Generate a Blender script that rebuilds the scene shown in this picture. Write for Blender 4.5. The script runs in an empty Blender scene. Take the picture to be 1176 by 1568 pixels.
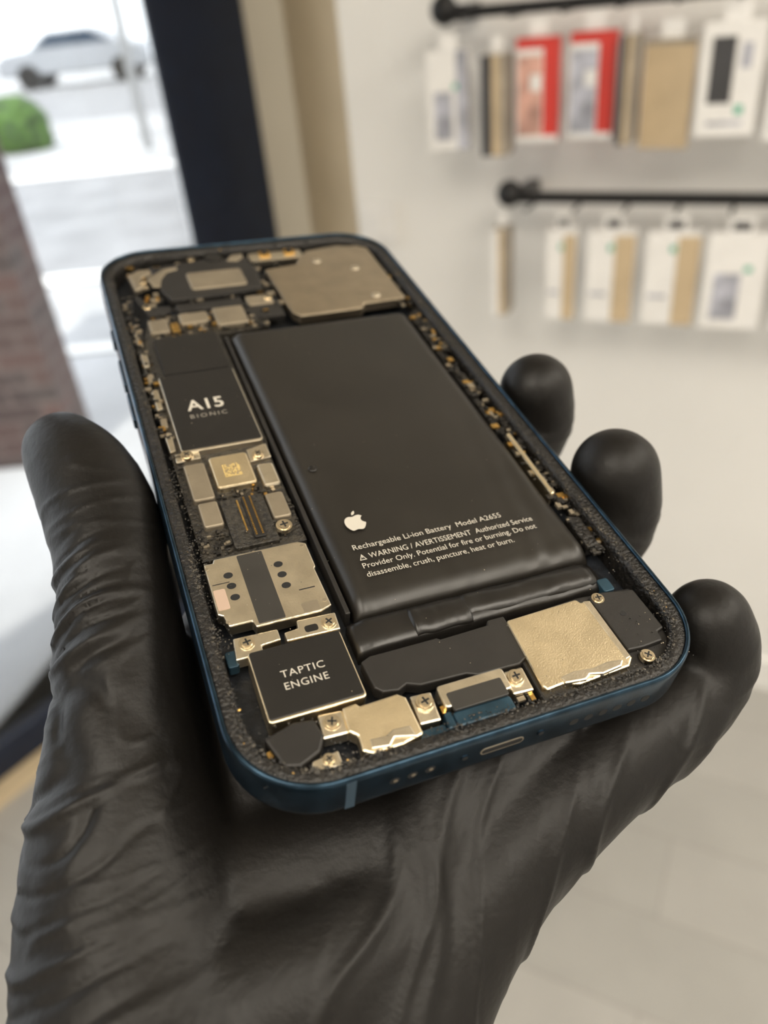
import bpy, bmesh, math, random
import numpy as np
from mathutils import Vector, Matrix, noise, kdtree
random.seed(7)
MM = 0.001
scene = bpy.context.scene
COL = scene.collection
CAM_H = 1.5

# ------------------------------------------------------------------ materials
def mat(name, col, rough=0.5, metal=0.0, var=0.0, vscale=20.0, bump=0.0, bscale=200.0, bdist=0.0005,
        col2=None, rvar=0.0, spec=0.5, coat=0.0, detail=4.0):
    m = bpy.data.materials.new(name)
    m.use_nodes = True
    nt = m.node_tree
    b = nt.nodes["Principled BSDF"]
    b.inputs["Roughness"].default_value = rough
    b.inputs["Metallic"].default_value = metal
    b.inputs["Specular IOR Level"].default_value = spec
    b.inputs["Coat Weight"].default_value = coat
    tc = nt.nodes.new("ShaderNodeTexCoord")
    n = nt.nodes.new("ShaderNodeTexNoise")
    n.inputs["Scale"].default_value = vscale
    n.inputs["Detail"].default_value = detail
    nt.links.new(tc.outputs["Object"], n.inputs["Vector"])
    cr = nt.nodes.new("ShaderNodeValToRGB")
    c1 = tuple(max(0, c * (1 - var)) for c in col)
    c2 = tuple(min(1, c * (1 + var)) for c in col) if col2 is None else col2
    cr.color_ramp.elements[0].color = (*c1, 1)
    cr.color_ramp.elements[1].color = (*c2, 1)
    cr.color_ramp.elements[0].position = 0.35
    cr.color_ramp.elements[1].position = 0.65
    nt.links.new(n.outputs["Fac"], cr.inputs["Fac"])
    nt.links.new(cr.outputs["Color"], b.inputs["Base Color"])
    if rvar > 0:
        mr = nt.nodes.new("ShaderNodeMapRange")
        mr.inputs["To Min"].default_value = max(0.02, rough - rvar)
        mr.inputs["To Max"].default_value = min(1, rough + rvar)
        nt.links.new(n.outputs["Fac"], mr.inputs["Value"])
        nt.links.new(mr.outputs["Result"], b.inputs["Roughness"])
    if bump > 0:
        n2 = nt.nodes.new("ShaderNodeTexNoise")
        n2.inputs["Scale"].default_value = bscale
        n2.inputs["Detail"].default_value = 3
        nt.links.new(tc.outputs["Object"], n2.inputs["Vector"])
        bp = nt.nodes.new("ShaderNodeBump")
        bp.inputs["Strength"].default_value = bump
        bp.inputs["Distance"].default_value = bdist
        nt.links.new(n2.outputs["Fac"], bp.inputs["Height"])
        nt.links.new(bp.outputs["Normal"], b.inputs["Normal"])
    return m

M_FRAME = mat("blue_aluminium", (0.022, 0.045, 0.070), 0.24, 0.85, 0.35, 300, 0.15, 2500, 0.0001)
M_BACK = mat("blue_glass", (0.01, 0.03, 0.06), 0.15)
M_LIP = mat("black_gasket", (0.007, 0.006, 0.005), 0.36, 0, 0.5, 900, 0.8, 1700, 0.0005, col2=(0.013, 0.011, 0.009))
M_CRUMB = mat("adhesive_grit", (0.020, 0.017, 0.013), 0.4, 0, 0.5, 900, col2=(0.08, 0.068, 0.05))
M_CAV = mat("dark_cavity", (0.010, 0.012, 0.016), 0.5, 0.2, 0.4, 500, 0.5, 900, 0.0004)
M_BAT = mat("battery_wrap", (0.0120, 0.0103, 0.0081), 0.40, 0, 0.15, 60, 0.04, 1500, 0.0001, rvar=0.05, spec=0.52)
M_TAPE = mat("black_tape", (0.008, 0.007, 0.006), 0.33, 0, 0.2, 200, 0.25, 400, 0.0004)
M_BLK = mat("matte_black_bracket", (0.014, 0.0125, 0.011), 0.50, 0.1, 0.15, 200, 0.35, 5000, 0.0001)
M_CHIP = mat("chip_black", (0.009, 0.0082, 0.0075), 0.38, 0, 0.1, 200, 0.1, 4000, 0.0001)
M_SIL = mat("warm_steel", (0.78, 0.70, 0.56), 0.30, 1.0, 0.08, 300, 0.35, 3500, 0.00012, rvar=0.06)
M_GOLDPL = mat("gold_plate", (0.92, 0.78, 0.54), 0.30, 1.0, 0.06, 200, 0.45, 4500, 0.00012, rvar=0.06)
M_GOLD = mat("gold_contact", (0.72, 0.45, 0.14), 0.3, 1.0, 0.2, 800)
M_SHIELD = mat("beige_shield", (0.38, 0.325, 0.245), 0.40, 0.8, 0.08, 200, 0.2, 2500, 0.0001)
M_CAMPL = mat("camera_plate_steel", (0.50, 0.42, 0.31), 0.34, 1.0, 0.08, 200, 0.15, 2500, 0.0001)
M_PCB = mat("board_black", (0.012, 0.010, 0.008), 0.45, 0, 0.5, 1200, 0.8, 2200, 0.0004, col2=(0.035, 0.03, 0.022))
M_TXT = mat("print_grey", (0.46, 0.43, 0.37), 0.6)
M_TXT2 = mat("print_dim", (0.22, 0.20, 0.17), 0.6)
M_BLUEP = mat("blue_plastic", (0.02, 0.05, 0.075), 0.35, 0.4, 0.3, 300)
M_SCREW = mat("screw_steel", (0.76, 0.66, 0.50), 0.25, 1.0, 0.1, 500)
M_HOLE = mat("hole_black", (0.004, 0.004, 0.004), 0.7)
M_LABEL = mat("grey_label", (0.028, 0.026, 0.023), 0.4, 0, 0.1, 200)
M_PINK = mat("pinkish_sticker", (0.40, 0.29, 0.22), 0.5)

# ------------------------------------------------------------------ phone root
phone = bpy.data.objects.new("smartphone", None)
phone.empty_display_size = 0.02
COL.objects.link(phone)
X = Vector((0.9447, 0.3162, -0.0886)).normalized()
Z = Vector((0.1525, -0.1833, 0.9713))
Z = (Z - X * Z.dot(X)).normalized()
Y = Z.cross(X)
PH = Matrix(((X.x, Y.x, Z.x, -0.0077), (X.y, Y.y, Z.y, 0.1379), (X.z, Y.z, Z.z, CAM_H - 0.0657), (0, 0, 0, 1)))
phone.matrix_world = PH

def link(o, parent=None):
    COL.objects.link(o)
    if parent: o.parent = parent
    return o

def mesh_obj(name, bm, mats, parent=None, smooth=False):
    me = bpy.data.meshes.new(name)
    bmesh.ops.recalc_face_normals(bm, faces=bm.faces[:])
    bm.to_mesh(me); bm.free()
    for m in (mats if isinstance(mats, (list, tuple)) else [mats]): me.materials.append(m)
    if smooth:
        for p in me.polygons: p.use_smooth = True
    return link(bpy.data.objects.new(name, me), parent)

def template(kind, sub=1):
    bm = bmesh.new()
    if kind == 'ico': bmesh.ops.create_icosphere(bm, subdivisions=sub, radius=1)
    else: bmesh.ops.create_cube(bm, size=1)
    v = np.array([x.co[:] for x in bm.verts]); f = [[q.index for q in x.verts] for x in bm.faces]
    bm.free(); return v, np.array(f)
def multi_obj(name, tpl, mats4, mats, midx=None, parent=None, smooth=False):
    v, f = tpl; V = []; F = []; n = len(v)
    for k, M in enumerate(mats4):
        A = np.array(M); V.append(v @ A[:3, :3].T + A[:3, 3]); F.append(f + k*n)
    V = np.concatenate(V); F = np.concatenate(F)
    me = bpy.data.meshes.new(name); me.from_pydata(V.tolist(), [], F.tolist())
    for m in mats: me.materials.append(m)
    if midx is not None: me.polygons.foreach_set("material_index", np.repeat(np.array(midx, int), len(f)))
    if smooth: me.polygons.foreach_set("use_smooth", np.ones(len(F), bool))
    me.update()
    return link(bpy.data.objects.new(name, me), parent)
ICO1 = template('ico', 1); ICO3 = template('ico', 3); CUBE = template('cube')

def loc(x, y, z): return Vector(((x - 35.75) * MM, (y - 73.35) * MM, z * MM))

def prism(name, pts, z0, z1, m, bev=0.15, parent=phone, segs=2):
    bm = bmesh.new()
    a = [bm.verts.new(loc(x, y, z0)) for x, y in pts]
    b = [bm.verts.new(loc(x, y, z1)) for x, y in pts]
    n = len(pts)
    bm.faces.new(b); bm.faces.new(a[::-1])
    for i in range(n): bm.faces.new((a[i], a[(i+1) % n], b[(i+1) % n], b[i]))
    o = mesh_obj(name, bm, m, parent)
    if bev > 0:
        md = o.modifiers.new("bevel", "BEVEL"); md.width = bev * MM; md.segments = segs
        md.limit_method = 'ANGLE'; md.angle_limit = math.radians(50)
    return o

def rrect(x0, y0, x1, y1, r=0.4, n=4):
    pts = []
    for cx, cy, a0 in ((x1-r, y1-r, 0), (x0+r, y1-r, 90), (x0+r, y0+r, 180), (x1-r, y0+r, 270)):
        for i in range(n+1):
            a = math.radians(a0 + 90*i/n)
            pts.append((cx + r*math.cos(a), cy + r*math.sin(a)))
    return pts

def plate(name, x0, y0, x1, y1, z0, z1, m, r=0.4, bev=0.12):
    return prism(name, rrect(x0, y0, x1, y1, r), z0, z1, m, bev)

def rr_loop(inset, z, n=14):
    W, H, R = 35.75, 73.35, 12.5
    r = max(R - inset, 0.5); w = W - inset; h = H - inset
    out = []
    for cx, cy, a0 in ((w-r, h-r, 0), (-(w-r), h-r, 90), (-(w-r), -(h-r), 180), (w-r, -(h-r), 270)):
        for i in range(n+1):
            a = math.radians(a0 + 90*i/n)
            out.append(Vector(((cx + r*math.cos(a))*MM, (cy + r*math.sin(a))*MM, z*MM)))
    return out

def ring(name, prof, m, cap=False):
    bm = bmesh.new(); loops = []
    for ins, z in prof: loops.append([bm.verts.new(v) for v in rr_loop(ins, z)])
    n = len(loops[0])
    for k in range(len(loops)-1):
        for i in range(n):
            bm.faces.new((loops[k][i], loops[k][(i+1) % n], loops[k+1][(i+1) % n], loops[k+1][i]))
    if cap: bm.faces.new(loops[-1])
    return mesh_obj(name, bm, m, phone, smooth=True)

ring("frame", [(1.6, -7.75), (0.9, -7.7), (0.35, -7.45), (0.08, -7.0), (0, -6.3), (0, -1.3), (0.04, -0.6), (0.14, -0.22), (0.34, -0.04), (0.55, 0.0), (0.75, -0.1), (0.82, -0.5), (0.82, -1.2)], M_FRAME)
ring("back_glass", [(1.0, -7.6), (1.5, -7.8), (2.2, -7.85)], M_BACK, cap=True)
ring("seal_lip", [(0.78, -0.55), (1.0, -0.38), (1.9, -0.5), (2.6, -0.6), (2.9, -0.95), (3.05, -2.0), (3.2, -5.6)], M_LIP)
ring("cavity_floor", [(3.1, -5.2), (3.3, -5.2)], M_CAV, cap=True)

def perimeter_point(ins, rnd):
    L = rr_loop(ins, -0.5, 14)
    d = [(L[(k+1) % len(L)]-L[k]).length for k in range(len(L))]
    t = rnd.random()*sum(d)
    for k, q in enumerate(d):
        if t < q: return L[k].lerp(L[(k+1) % len(L)], t/q)
        t -= q
    return L[0]
rnd = random.Random(4); T = []; I = []
while len(T) < 5200:
    p = perimeter_point(rnd.uniform(1.0, 3.1), rnd)
    p.z -= 0.00006
    dens = 0.16 + 0.25*max(0, -p.y/0.0734) + 1.2*noise.noise(p*140)
    if p.x > 0.02 and p.y < -0.04: dens += 0.35
    if p.x < -0.02 and p.y < -0.05: dens += 0.2
    if rnd.random() > dens: continue
    s = rnd.choice((0.05, 0.06, 0.08, 0.10, 0.13, 0.19)) * MM * rnd.uniform(.7, 1.2)
    T.append(Matrix.Translation(p) @ Matrix.Rotation(rnd.random()*3, 4, 'Z') @ Matrix.Diagonal((s*1.6, s, s*0.6, 1)))
    I.append(rnd.choices((0, 1, 2), (600, 396, 4))[0])
multi_obj("seal_residue", ICO1, T, [M_LIP, M_CRUMB, M_GOLD], I, phone)

# ------------------------------------------------------------------ battery
def battery():
    x0, x1, y0, y1 = 23.4, 64.4, 25.2, 106.5
    nx, ny = 80, 140
    bm = bmesh.new(); g = []
    for j in range(ny+1):
        row = []
        for i in range(nx+1):
            u, v = i/nx, j/ny
            x = x0 + (x1-x0)*u; y = y0 + (y1-y0)*v
            dx = min(x-x0, x1-x); dy = min(y-y0, (y1-y)*1.5)
            ex = 1 - min(dx/2.2, 1); ey = 1 - min(dy/3.5, 1)
            z = -0.85 - 1.3*ex**2.2 - 1.5*ey**2.2
            z += 0.35*math.sin(math.pi*u)*math.sin(math.pi*v)
            if v < 0.28:
                k = (1 - v/0.28)
                z += 0.14*k*k*math.sin(u*34 + 5*noise.noise(Vector((u*4, v*6, 0))))*(0.3+abs(2*u-1))
            if u > 0.7 and v < 0.6:
                k = (u-0.7)/0.3*(1-v/0.6)
                z += 0.10*k*math.sin((u*1.0 - v*0.35)*60)
            row.append(bm.verts.new(loc(x, y, z)))
        g.append(row)
    for j in range(ny):
        for i in range(nx):
            bm.faces.new((g[j][i], g[j][i+1], g[j+1][i+1], g[j+1][i]))
    bd = [g[0][i] for i in range(nx)] + [g[j][nx] for j in range(ny)] + [g[ny][i] for i in range(nx, 0, -1)] + [g[j][0] for j in range(ny, 0, -1)]
    lo = [bm.verts.new((v.co.x, v.co.y, -5.1*MM)) for v in bd]
    n = len(bd)
    for i in range(n): bm.faces.new((bd[i], bd[(i+1) % n], lo[(i+1) % n], lo[i]))
    return mesh_obj("battery", bm, M_BAT, phone, smooth=True)
battery()
def wavy_strip(name, x0, x1, y0, y1, zt, m, amp=0.25, seed=0):
    nx, ny = 50, 12
    bm = bmesh.new(); g = []
    for j in range(ny+1):
        row = []
        for i in range(nx+1):
            u, v = i/nx, j/ny
            e = (2*v-1)
            z = zt - 0.9*abs(e)**3 + amp*noise.noise(Vector((u*7+seed, v*1.5, seed)))
            e2 = min(u, 1-u)*nx/3
            if e2 < 1: z -= 0.7*(1-e2)
            row.append(bm.verts.new(loc(x0+(x1-x0)*u, y0+(y1-y0)*v + 0.25*noise.noise(Vector((u*4, 3, seed))), z)))
        g.append(row)
    for j in range(ny):
        for i in range(nx): bm.faces.new((g[j][i], g[j][i+1], g[j+1][i+1], g[j+1][i]))
    bd = [g[0][i] for i in range(nx)] + [g[j][nx] for j in range(ny)] + [g[ny][i] for i in range(nx, 0, -1)] + [g[j][0] for j in range(ny, 0, -1)]
    lo = [bm.verts.new((v.co.x, v.co.y, -5.1*MM)) for v in bd]
    for i in range(len(bd)): bm.faces.new((bd[i], bd[(i+1) % len(bd)], lo[(i+1) % len(bd)], lo[i]))
    return mesh_obj(name, bm, m, phone, smooth=True)
wavy_strip("battery_pull_tape", 21.6, 63.6, 19.0, 24.8, -1.55, M_TAPE, 0.3, 1)
wavy_strip("battery_tape_flap", 30.5, 40.5, 19.2, 24.4, -1.2, M_TAPE, 0.15, 9)
wavy_strip("battery_pull_tape_end", 38.8, 63.0, 19.8, 24.2, -1.1, M_TAPE, 0.2, 5)

# ------------------------------------------------------------------ text
def text(name, body, x0, x1, yb, cap, z, m, bold=0.0, ls=1.0):
    cu = bpy.data.curves.new(name, 'FONT'); cu.body = body; cu.size = 1; cu.offset = bold; cu.space_character = ls
    cu.resolution_u = 3
    o = bpy.data.objects.new(name+"_tmp", cu); COL.objects.link(o)
    dg = bpy.context.evaluated_depsgraph_get(); dg.update()
    me = bpy.data.meshes.new_from_object(o.evaluated_get(dg))
    bpy.data.objects.remove(o)
    n = len(me.vertices); co = np.empty(n*3); me.vertices.foreach_get("co", co); co = co.reshape(-1, 3)
    mn, mx = co[:, 0].min(), co[:, 0].max()
    sx = (x1-x0)/(mx-mn); sy = cap/0.72
    out = np.empty_like(co)
    out[:, 0] = ((co[:, 0]-mn)*sx + x0 - 35.75)*MM
    out[:, 1] = (co[:, 1]*sy + yb - 73.35)*MM
    out[:, 2] = z*MM
    me.vertices.foreach_set("co", out.ravel()); me.update()
    me.name = name; me.materials.clear(); me.materials.append(m)
    return link(bpy.data.objects.new(name, me), phone)

def flat(name, polys, z, m):
    bm = bmesh.new()
    for pts in polys:
        f = bm.faces.new([bm.verts.new(loc(x, y, z)) for x, y in pts])
    bmesh.ops.triangulate(bm, faces=bm.faces[:])
    return mesh_obj(name, bm, m, phone)

TZ = -0.40
text("print_line_1", "Rechargeable Li-ion Battery  Model A2655", 27.0, 53.6, 36.8, 1.15, TZ, M_TXT)
text("print_line_2", "WARNING / AVERTISSEMENT  Authorized Service", 28.9, 58.4, 34.5, 1.15, TZ, M_TXT)
text("print_line_3", "Provider Only. Potential for fire or burning. Do not", 27.2, 58.2, 32.7, 1.12, TZ, M_TXT)
text("print_line_4", "disassemble, crush, puncture, heat or burn.", 27.2, 53.0, 30.9, 1.12, TZ-0.05, M_TXT)
flat("print_warning_triangle", [[(27.2, 34.4), (28.4, 34.4), (28.35, 34.55), (27.4, 34.55)], [(27.2, 34.4), (27.8, 35.7), (27.85, 35.45), (27.4, 34.55)], [(28.4, 34.4), (27.8, 35.7), (27.75, 35.4), (28.2, 34.55)], [(27.74, 34.8), (27.86, 34.8), (27.86, 35.2), (27.74, 35.2)]], TZ, M_TXT)
body = [(0.02,0.60),(0.12,0.64),(0.24,0.68),(0.36,0.67),(0.46,0.61),(0.52,0.54),(0.44,0.47),(0.39,0.38),(0.38,0.27),(0.42,0.16),(0.50,0.08),(0.58,0.03),(0.54,-0.10),(0.46,-0.24),(0.37,-0.36),(0.27,-0.42),(0.17,-0.41),(0.06,-0.37),(-0.02,-0.36),(-0.12,-0.39),(-0.22,-0.42),(-0.31,-0.39),(-0.42,-0.26),(-0.51,-0.08),(-0.55,0.12),(-0.54,0.32),(-0.47,0.49),(-0.36,0.60),(-0.23,0.65),(-0.10,0.62)]
leaf = [(0.0,.72),(0.02,.85),(0.10,.96),(0.22,1.03),(0.23,.92),(0.18,.81),(0.10,.74)]
S = 3.1
flat("print_fruit_logo", [[(29.3+x*S, 42.2+y*S) for x, y in body], [(29.3+x*S, 42.2+y*S) for x, y in leaf]], TZ+0.03, M_TXT)

# ------------------------------------------------------------------ screws
def screw(x, y, z, r=1.0, m=M_SCREW, name="screw"):
    bm = bmesh.new()
    for (rr, za, zb) in ((r, z-0.6, z), (r*0.72, z, z+0.28)):
        bmesh.ops.create_cone(bm, cap_ends=True, segments=28, radius1=rr*MM, radius2=rr*0.93*MM, depth=(zb-za)*MM, matrix=Matrix.Translation(loc(x, y, (za+zb)/2)))
    a0 = random.uniform(0, 1.5)
    for k in range(2):
        mt = Matrix.Translation(loc(x, y, z+0.28)) @ Matrix.Rotation(a0+k*math.pi/2, 4, 'Z') @ Matrix.Diagonal((r*0.95*MM, r*0.2*MM, 0.06*MM, 1))
        g = bmesh.ops.create_cube(bm, size=1, matrix=mt)
        for v in g['verts']:
            for f in v.link_faces: f.material_index = 1
    return mesh_obj(name, bm, [m, M_HOLE], phone)

# ------------------------------------------------------------------ left column : logic board
prism("logic_board", [(4.2, 43), (21.2, 43), (21.2, 66), (21.8, 70), (21.6, 108), (33, 109), (34.5, 118), (24, 119), (8, 118), (5.4, 108), (4.2, 70)], -4.5, -2.3, M_PCB, 0.1)
prism("processor_cover", rrect(5.95, 68.7, 20.9, 93.1, 0.7), -2.6, -1.0, M_SIL, 0.2)
plate("processor", 6.15, 69.2, 20.7, 93.05, -1.5, -0.85, M_CHIP, 0.5)
plate("memory_chip", 7.4, 93.8, 20.6, 107.6, -2.4, -1.15, M_CHIP, 0.4)
text("print_processor", "A15", 9.4, 16.4, 80.4, 3.3, -0.82, M_TXT, 0.015)
text("print_processor_sub", "BIONIC", 9.5, 16.4, 77.9, 1.2, -0.82, M_TXT2, 0.0, 1.35)
plate("modem_can", 10.0, 57.8, 16.9, 66.2, -3, -1.0, M_GOLDPL, 0.7, 0.3)
bm = bmesh.new()
for i in range(12):
    for j in range(12):
        if random.random() < 0.5 or i == 0 or j == 0:
            p = [(11.9+i*0.25, 60.2+j*0.28), (12.13+i*0.25, 60.2+j*0.28), (12.13+i*0.25, 60.46+j*0.28), (11.9+i*0.25, 60.46+j*0.28)]
            bm.faces.new([bm.verts.new(loc(x, y, -0.98)) for x, y in p])
mesh_obj("etched_code", bm, mat("etched_gold", (0.62, 0.46, 0.18), 0.5, 0.3), phone)
plate("shield_can_a", 5.5, 56.0, 9.2, 65.6, -3, -1.25, M_SHIELD, 0.5, 0.3)
plate("shield_can_b", 5.9, 49.4, 9.2, 55.3, -3, -1.3, M_SHIELD, 0.5, 0.3)
plate("shield_can_c", 17.7, 56.3, 20.7, 62.2, -3, -1.0, M_SIL, 0.6, 0.4)
plate("shield_can_d", 17.2, 48.4, 20.3, 54.6, -3, -1.3, M_SHIELD, 0.5, 0.3)
plate("connector_block", 9.6, 43.6, 16.9, 55.2, -3, -1.5, M_PCB, 0.4)
plate("flex_connector", 13.1, 44.8, 15.0, 54.9, -2, -1.05, M_BLK, 0.3)
T = [Matrix.Translation(loc(xx+0.1, 45.4+i*0.39, -1.0)) @ Matrix.Diagonal((0.28*MM, 0.2*MM, 0.12*MM, 1)) for i in range(24) for xx in (13.4, 14.45)]
multi_obj("connector_pins", CUBE, T, [M_GOLD], None, phone)
plate("gold_pad", 12.2, 47, 12.5, 54.5, -2, -1.35, M_GOLD, 0.1)
screw(6.7, 68.0, -1.0, 1.2); screw(18.8, 65.0, -1.0, 1.15); screw(18.2, 46.0, -0.9, 1.45)
prism("board_foot", [(4.6, 66.8), (9, 67), (9, 69), (4.8, 69.2)], -3, -1.4, M_SIL, 0.15)
prism("board_foot_b", [(17, 63.6), (21, 64), (21, 68), (17.2, 67)], -3, -1.4, M_SIL, 0.15)
# fence strips and antenna contacts along the left wall
for k, (ya, yb) in enumerate(((70, 76), (77.5, 81), (83, 90), (92, 96), (98, 104), (106, 112))):
    prism("edge_contact_%d" % k, [(4.1, ya), (5.2, ya+0.3), (5.4, yb-0.4), (4.7, yb), (4.0, yb-0.8)], -3, -1.5 - 0.2*(k % 2), M_SHIELD if k % 2 else M_SIL, 0.2)
prism("power_flex", [(3.6, 84), (4.4, 84), (4.6, 118), (6.0, 126), (5.2, 127), (3.9, 119)], -2.6, -1.9, M_BLK, 0.15)

def scatter(name, x0, y0, x1, y1, n, z, mats, smin=0.25, smax=0.7, seed=1, tpl=None):
    rnd = random.Random(seed); T = []; I = []
    for i in range(n):
        sx, sy, sz = rnd.uniform(smin, smax), rnd.uniform(smin, smax), rnd.uniform(0.2, 0.6)
        if tpl is ICO1: sz = min(sx, sy)*0.8
        T.append(Matrix.Translation(loc(rnd.uniform(x0, x1), rnd.uniform(y0, y1), z + rnd.uniform(-0.3, 0.3))) @ Matrix.Rotation(rnd.choice((0, 0, 1.57, rnd.uniform(-.4, .4))), 4, 'Z') @ Matrix.Diagonal((sx*MM, sy*MM, sz*MM, 1)))
        I.append(rnd.randrange(len(mats)))
    return multi_obj(name, tpl or CUBE, T, mats, I, phone)
CM = [M_BLK, M_GOLD, M_PCB, M_SHIELD, M_CHIP, M_PCB]
scatter("components_board", 4.4, 43.5, 9.5, 49, 40, -2.1, [M_BLK, M_PCB, M_CHIP, M_CRUMB, M_SHIELD], seed=2)
scatter("components_board_b", 16.4, 43.5, 21, 57, 26, -2.0, CM, seed=3)
scatter("components_board_c", 8, 108, 34, 118, 110, -1.9, CM + [M_SHIELD], 0.4, 1.2, seed=4)
scatter("components_gap", 9.3, 55.5, 17.5, 57.5, 24, -1.9, CM, 0.25, 0.6, seed=24)
scatter("components_left_edge", 3.5, 66, 5.5, 128, 120, -1.8, CM + [M_LIP, M_LIP, M_CRUMB, M_SHIELD], 0.3, 1.2, seed=5)
scatter("components_right_edge", 65.3, 26, 68.2, 132, 240, -2.0, [M_BLK, M_GOLD, M_LIP, M_LIP, M_SHIELD, M_PCB, M_LIP, M_LIP, M_SHIELD, M_SHIELD, M_BLK], 0.3, 1.6, seed=6)
scatter("components_bottom", 5, 4, 62, 10, 110, -2.6, CM + [M_LIP], 0.4, 1.2, seed=8)
scatter("components_top", 6, 118, 66, 142, 200, -2.3, CM + [M_LIP, M_SHIELD], 0.5, 1.7, seed=9)
scatter("residue_left_channel", 3.0, 24, 5.2, 66, 260, -1.9, [M_LIP, M_LIP, M_CRUMB], 0.06, 0.24, seed=11, tpl=ICO1)
scatter("residue_right_channel", 65.0, 20, 68.6, 130, 300, -1.8, [M_LIP, M_LIP, M_CRUMB, M_LIP], 0.06, 0.26, seed=12, tpl=ICO1)
scatter("residue_bottom_left", 3.4, 3.0, 16, 12, 150, -1.8, [M_LIP, M_LIP, M_CRUMB], 0.06, 0.22, seed=13, tpl=ICO1)
scatter("residue_bottom_right", 60, 2.6, 68.5, 12, 130, -1.3, [M_LIP, M_LIP, M_CRUMB, M_SHIELD], 0.05, 0.16, seed=15, tpl=ICO1)
scatter("residue_bottom_mid", 24, 2.6, 60, 4.2, 200, -1.1, [M_LIP, M_LIP, M_CRUMB], 0.06, 0.2, seed=16, tpl=ICO1)
scatter("dust_specks", 22, 4, 64, 104, 110, -0.75, [M_SHIELD, M_CRUMB], 0.04, 0.09, seed=14, tpl=ICO1)
scatter("dust_specks_board", 5, 12, 21, 106, 110, -0.95, [M_SHIELD, M_CRUMB], 0.04, 0.09, seed=17, tpl=ICO1)
prism("antenna_strip", [(65.4, 40), (66.3, 40.2), (66.6, 58), (65.7, 58)], -4, -1.0, M_GOLDPL, 0.3)
prism("side_flex", [(65.2, 60), (66.6, 60), (66.9, 104), (65.6, 104)], -4, -2.2, M_BLK, 0.3)
prism("side_bracket", [(65.0, 27), (67.6, 27), (67.8, 34), (65.4, 35)], -4, -1.6, M_LIP, 0.4)
prism("midwall", [(21.9, 26), (22.7, 26), (22.9, 106), (22.1, 106)], -5, -1.7, M_BLK, 0.2)
bm = bmesh.new(); bmesh.ops.create_uvsphere(bm, u_segments=18, v_segments=8, radius=0.8*MM, matrix=Matrix.Translation(loc(26.8, 57.8, -0.62)) @ Matrix.Diagonal((1, 1, 0.25, 1)))
mesh_obj("battery_dimple", bm, M_TAPE, phone, True)

# ------------------------------------------------------------------ SIM reader
prism("sim_reader", [(4.0, 41.2), (5.4, 41.2), (5.7, 41.9), (19.2, 41.9), (20.4, 41.2), (20.4, 36.0), (20.1, 35.6), (20.3, 27.8), (18.5, 27.2), (8.7, 27.2), (8.4, 28.4), (5.0, 28.4), (4.6, 30.5), (3.9, 31)], -3.2, -1.0, M_SIL, 0.2)
plate("sim_label", 9.2, 27.6, 13.2, 41.5, -1.2, -0.9, M_LABEL, 0.2, 0.04)
for i, yy in enumerate((38.0, 35.8, 33.5)):
    for j, xx in enumerate((7.1, 14.8)):
        dx = 0.15 if j else 0
        bm = bmesh.new()
        bmesh.ops.create_cone(bm, cap_ends=True, segments=24, radius1=0.62*MM, radius2=0.62*MM, depth=0.06*MM, matrix=Matrix.Translation(loc(xx+dx, yy, -0.985)) @ Matrix.Diagonal((1.15, 0.95, 1, 1)))
        mesh_obj("sim_hole_%d_%d" % (i, j), bm, M_HOLE, phone)
flat("sim_slot_cuts", [[(16.5, 31.9), (19, 31.9), (19, 32.1), (16.5, 32.1)], [(4.4, 36.6), (7, 36.6), (7, 36.75), (4.4, 36.75)]], -0.985, M_HOLE)
plate("sim_sticker", 4.2, 31.6, 6.0, 35.6, -1.2, -0.93, M_PINK, 0.3, 0.03)
plate("sim_notch", 16, 27.4, 18.6, 29.4, -1.2, -0.94, M_SHIELD, 0.3, 0.03)
for k, (xx, yy) in enumerate(((4.3, 40.2), (19.6, 40.8), (19.6, 29.0), (5.0, 29.2), (12, 41.6))):
    bm = bmesh.new(); bmesh.ops.create_cone(bm, cap_ends=True, segments=16, radius1=0.3*MM, radius2=0.3*MM, depth=0.05*MM, matrix=Matrix.Translation(loc(xx, yy, -0.98)))
    mesh_obj("sim_rivet_%d" % k, bm, M_SHIELD, phone)

# ------------------------------------------------------------------ haptic motor + brackets
prism("haptic_clip_left", [(4.6, 22.6), (8.6, 22.6), (8.6, 24), (11.5, 24.2), (11.5, 26.2), (5, 26.4)], -3.4, -1.35, M_SIL, 0.2)
prism("haptic_clip_right", [(12.2, 23.6), (20.2, 23.4), (20.4, 26.6), (14.5, 26.8), (14.3, 25.4), (12.2, 25.2)], -3.4, -1.3, M_SIL, 0.2)
screw(6.7, 25.0, -1.2, 1.25); screw(18.9, 25.0, -1.15, 1.25)
prism("clip_slot", rrect(15.2, 24.2, 17.2, 25.4, 0.4), -2, -1.27, M_CHIP, 0.0)
plate("haptic_motor_case", 6.2, 11.3, 19.9, 23.1, -5, -1.05, M_GOLDPL, 0.6, 0.2)
plate("haptic_motor", 6.4, 11.7, 19.7, 22.95, -1.5, -0.85, M_CHIP, 0.4)
text("print_motor_a", "TAPTIC", 9.7, 15.9, 17.5, 1.2, -0.82, M_TXT, 0.0, 1.1)
text("print_motor_b", "ENGINE", 9.7, 15.9, 15.5, 1.2, -0.82, M_TXT, 0.0, 1.1)

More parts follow.
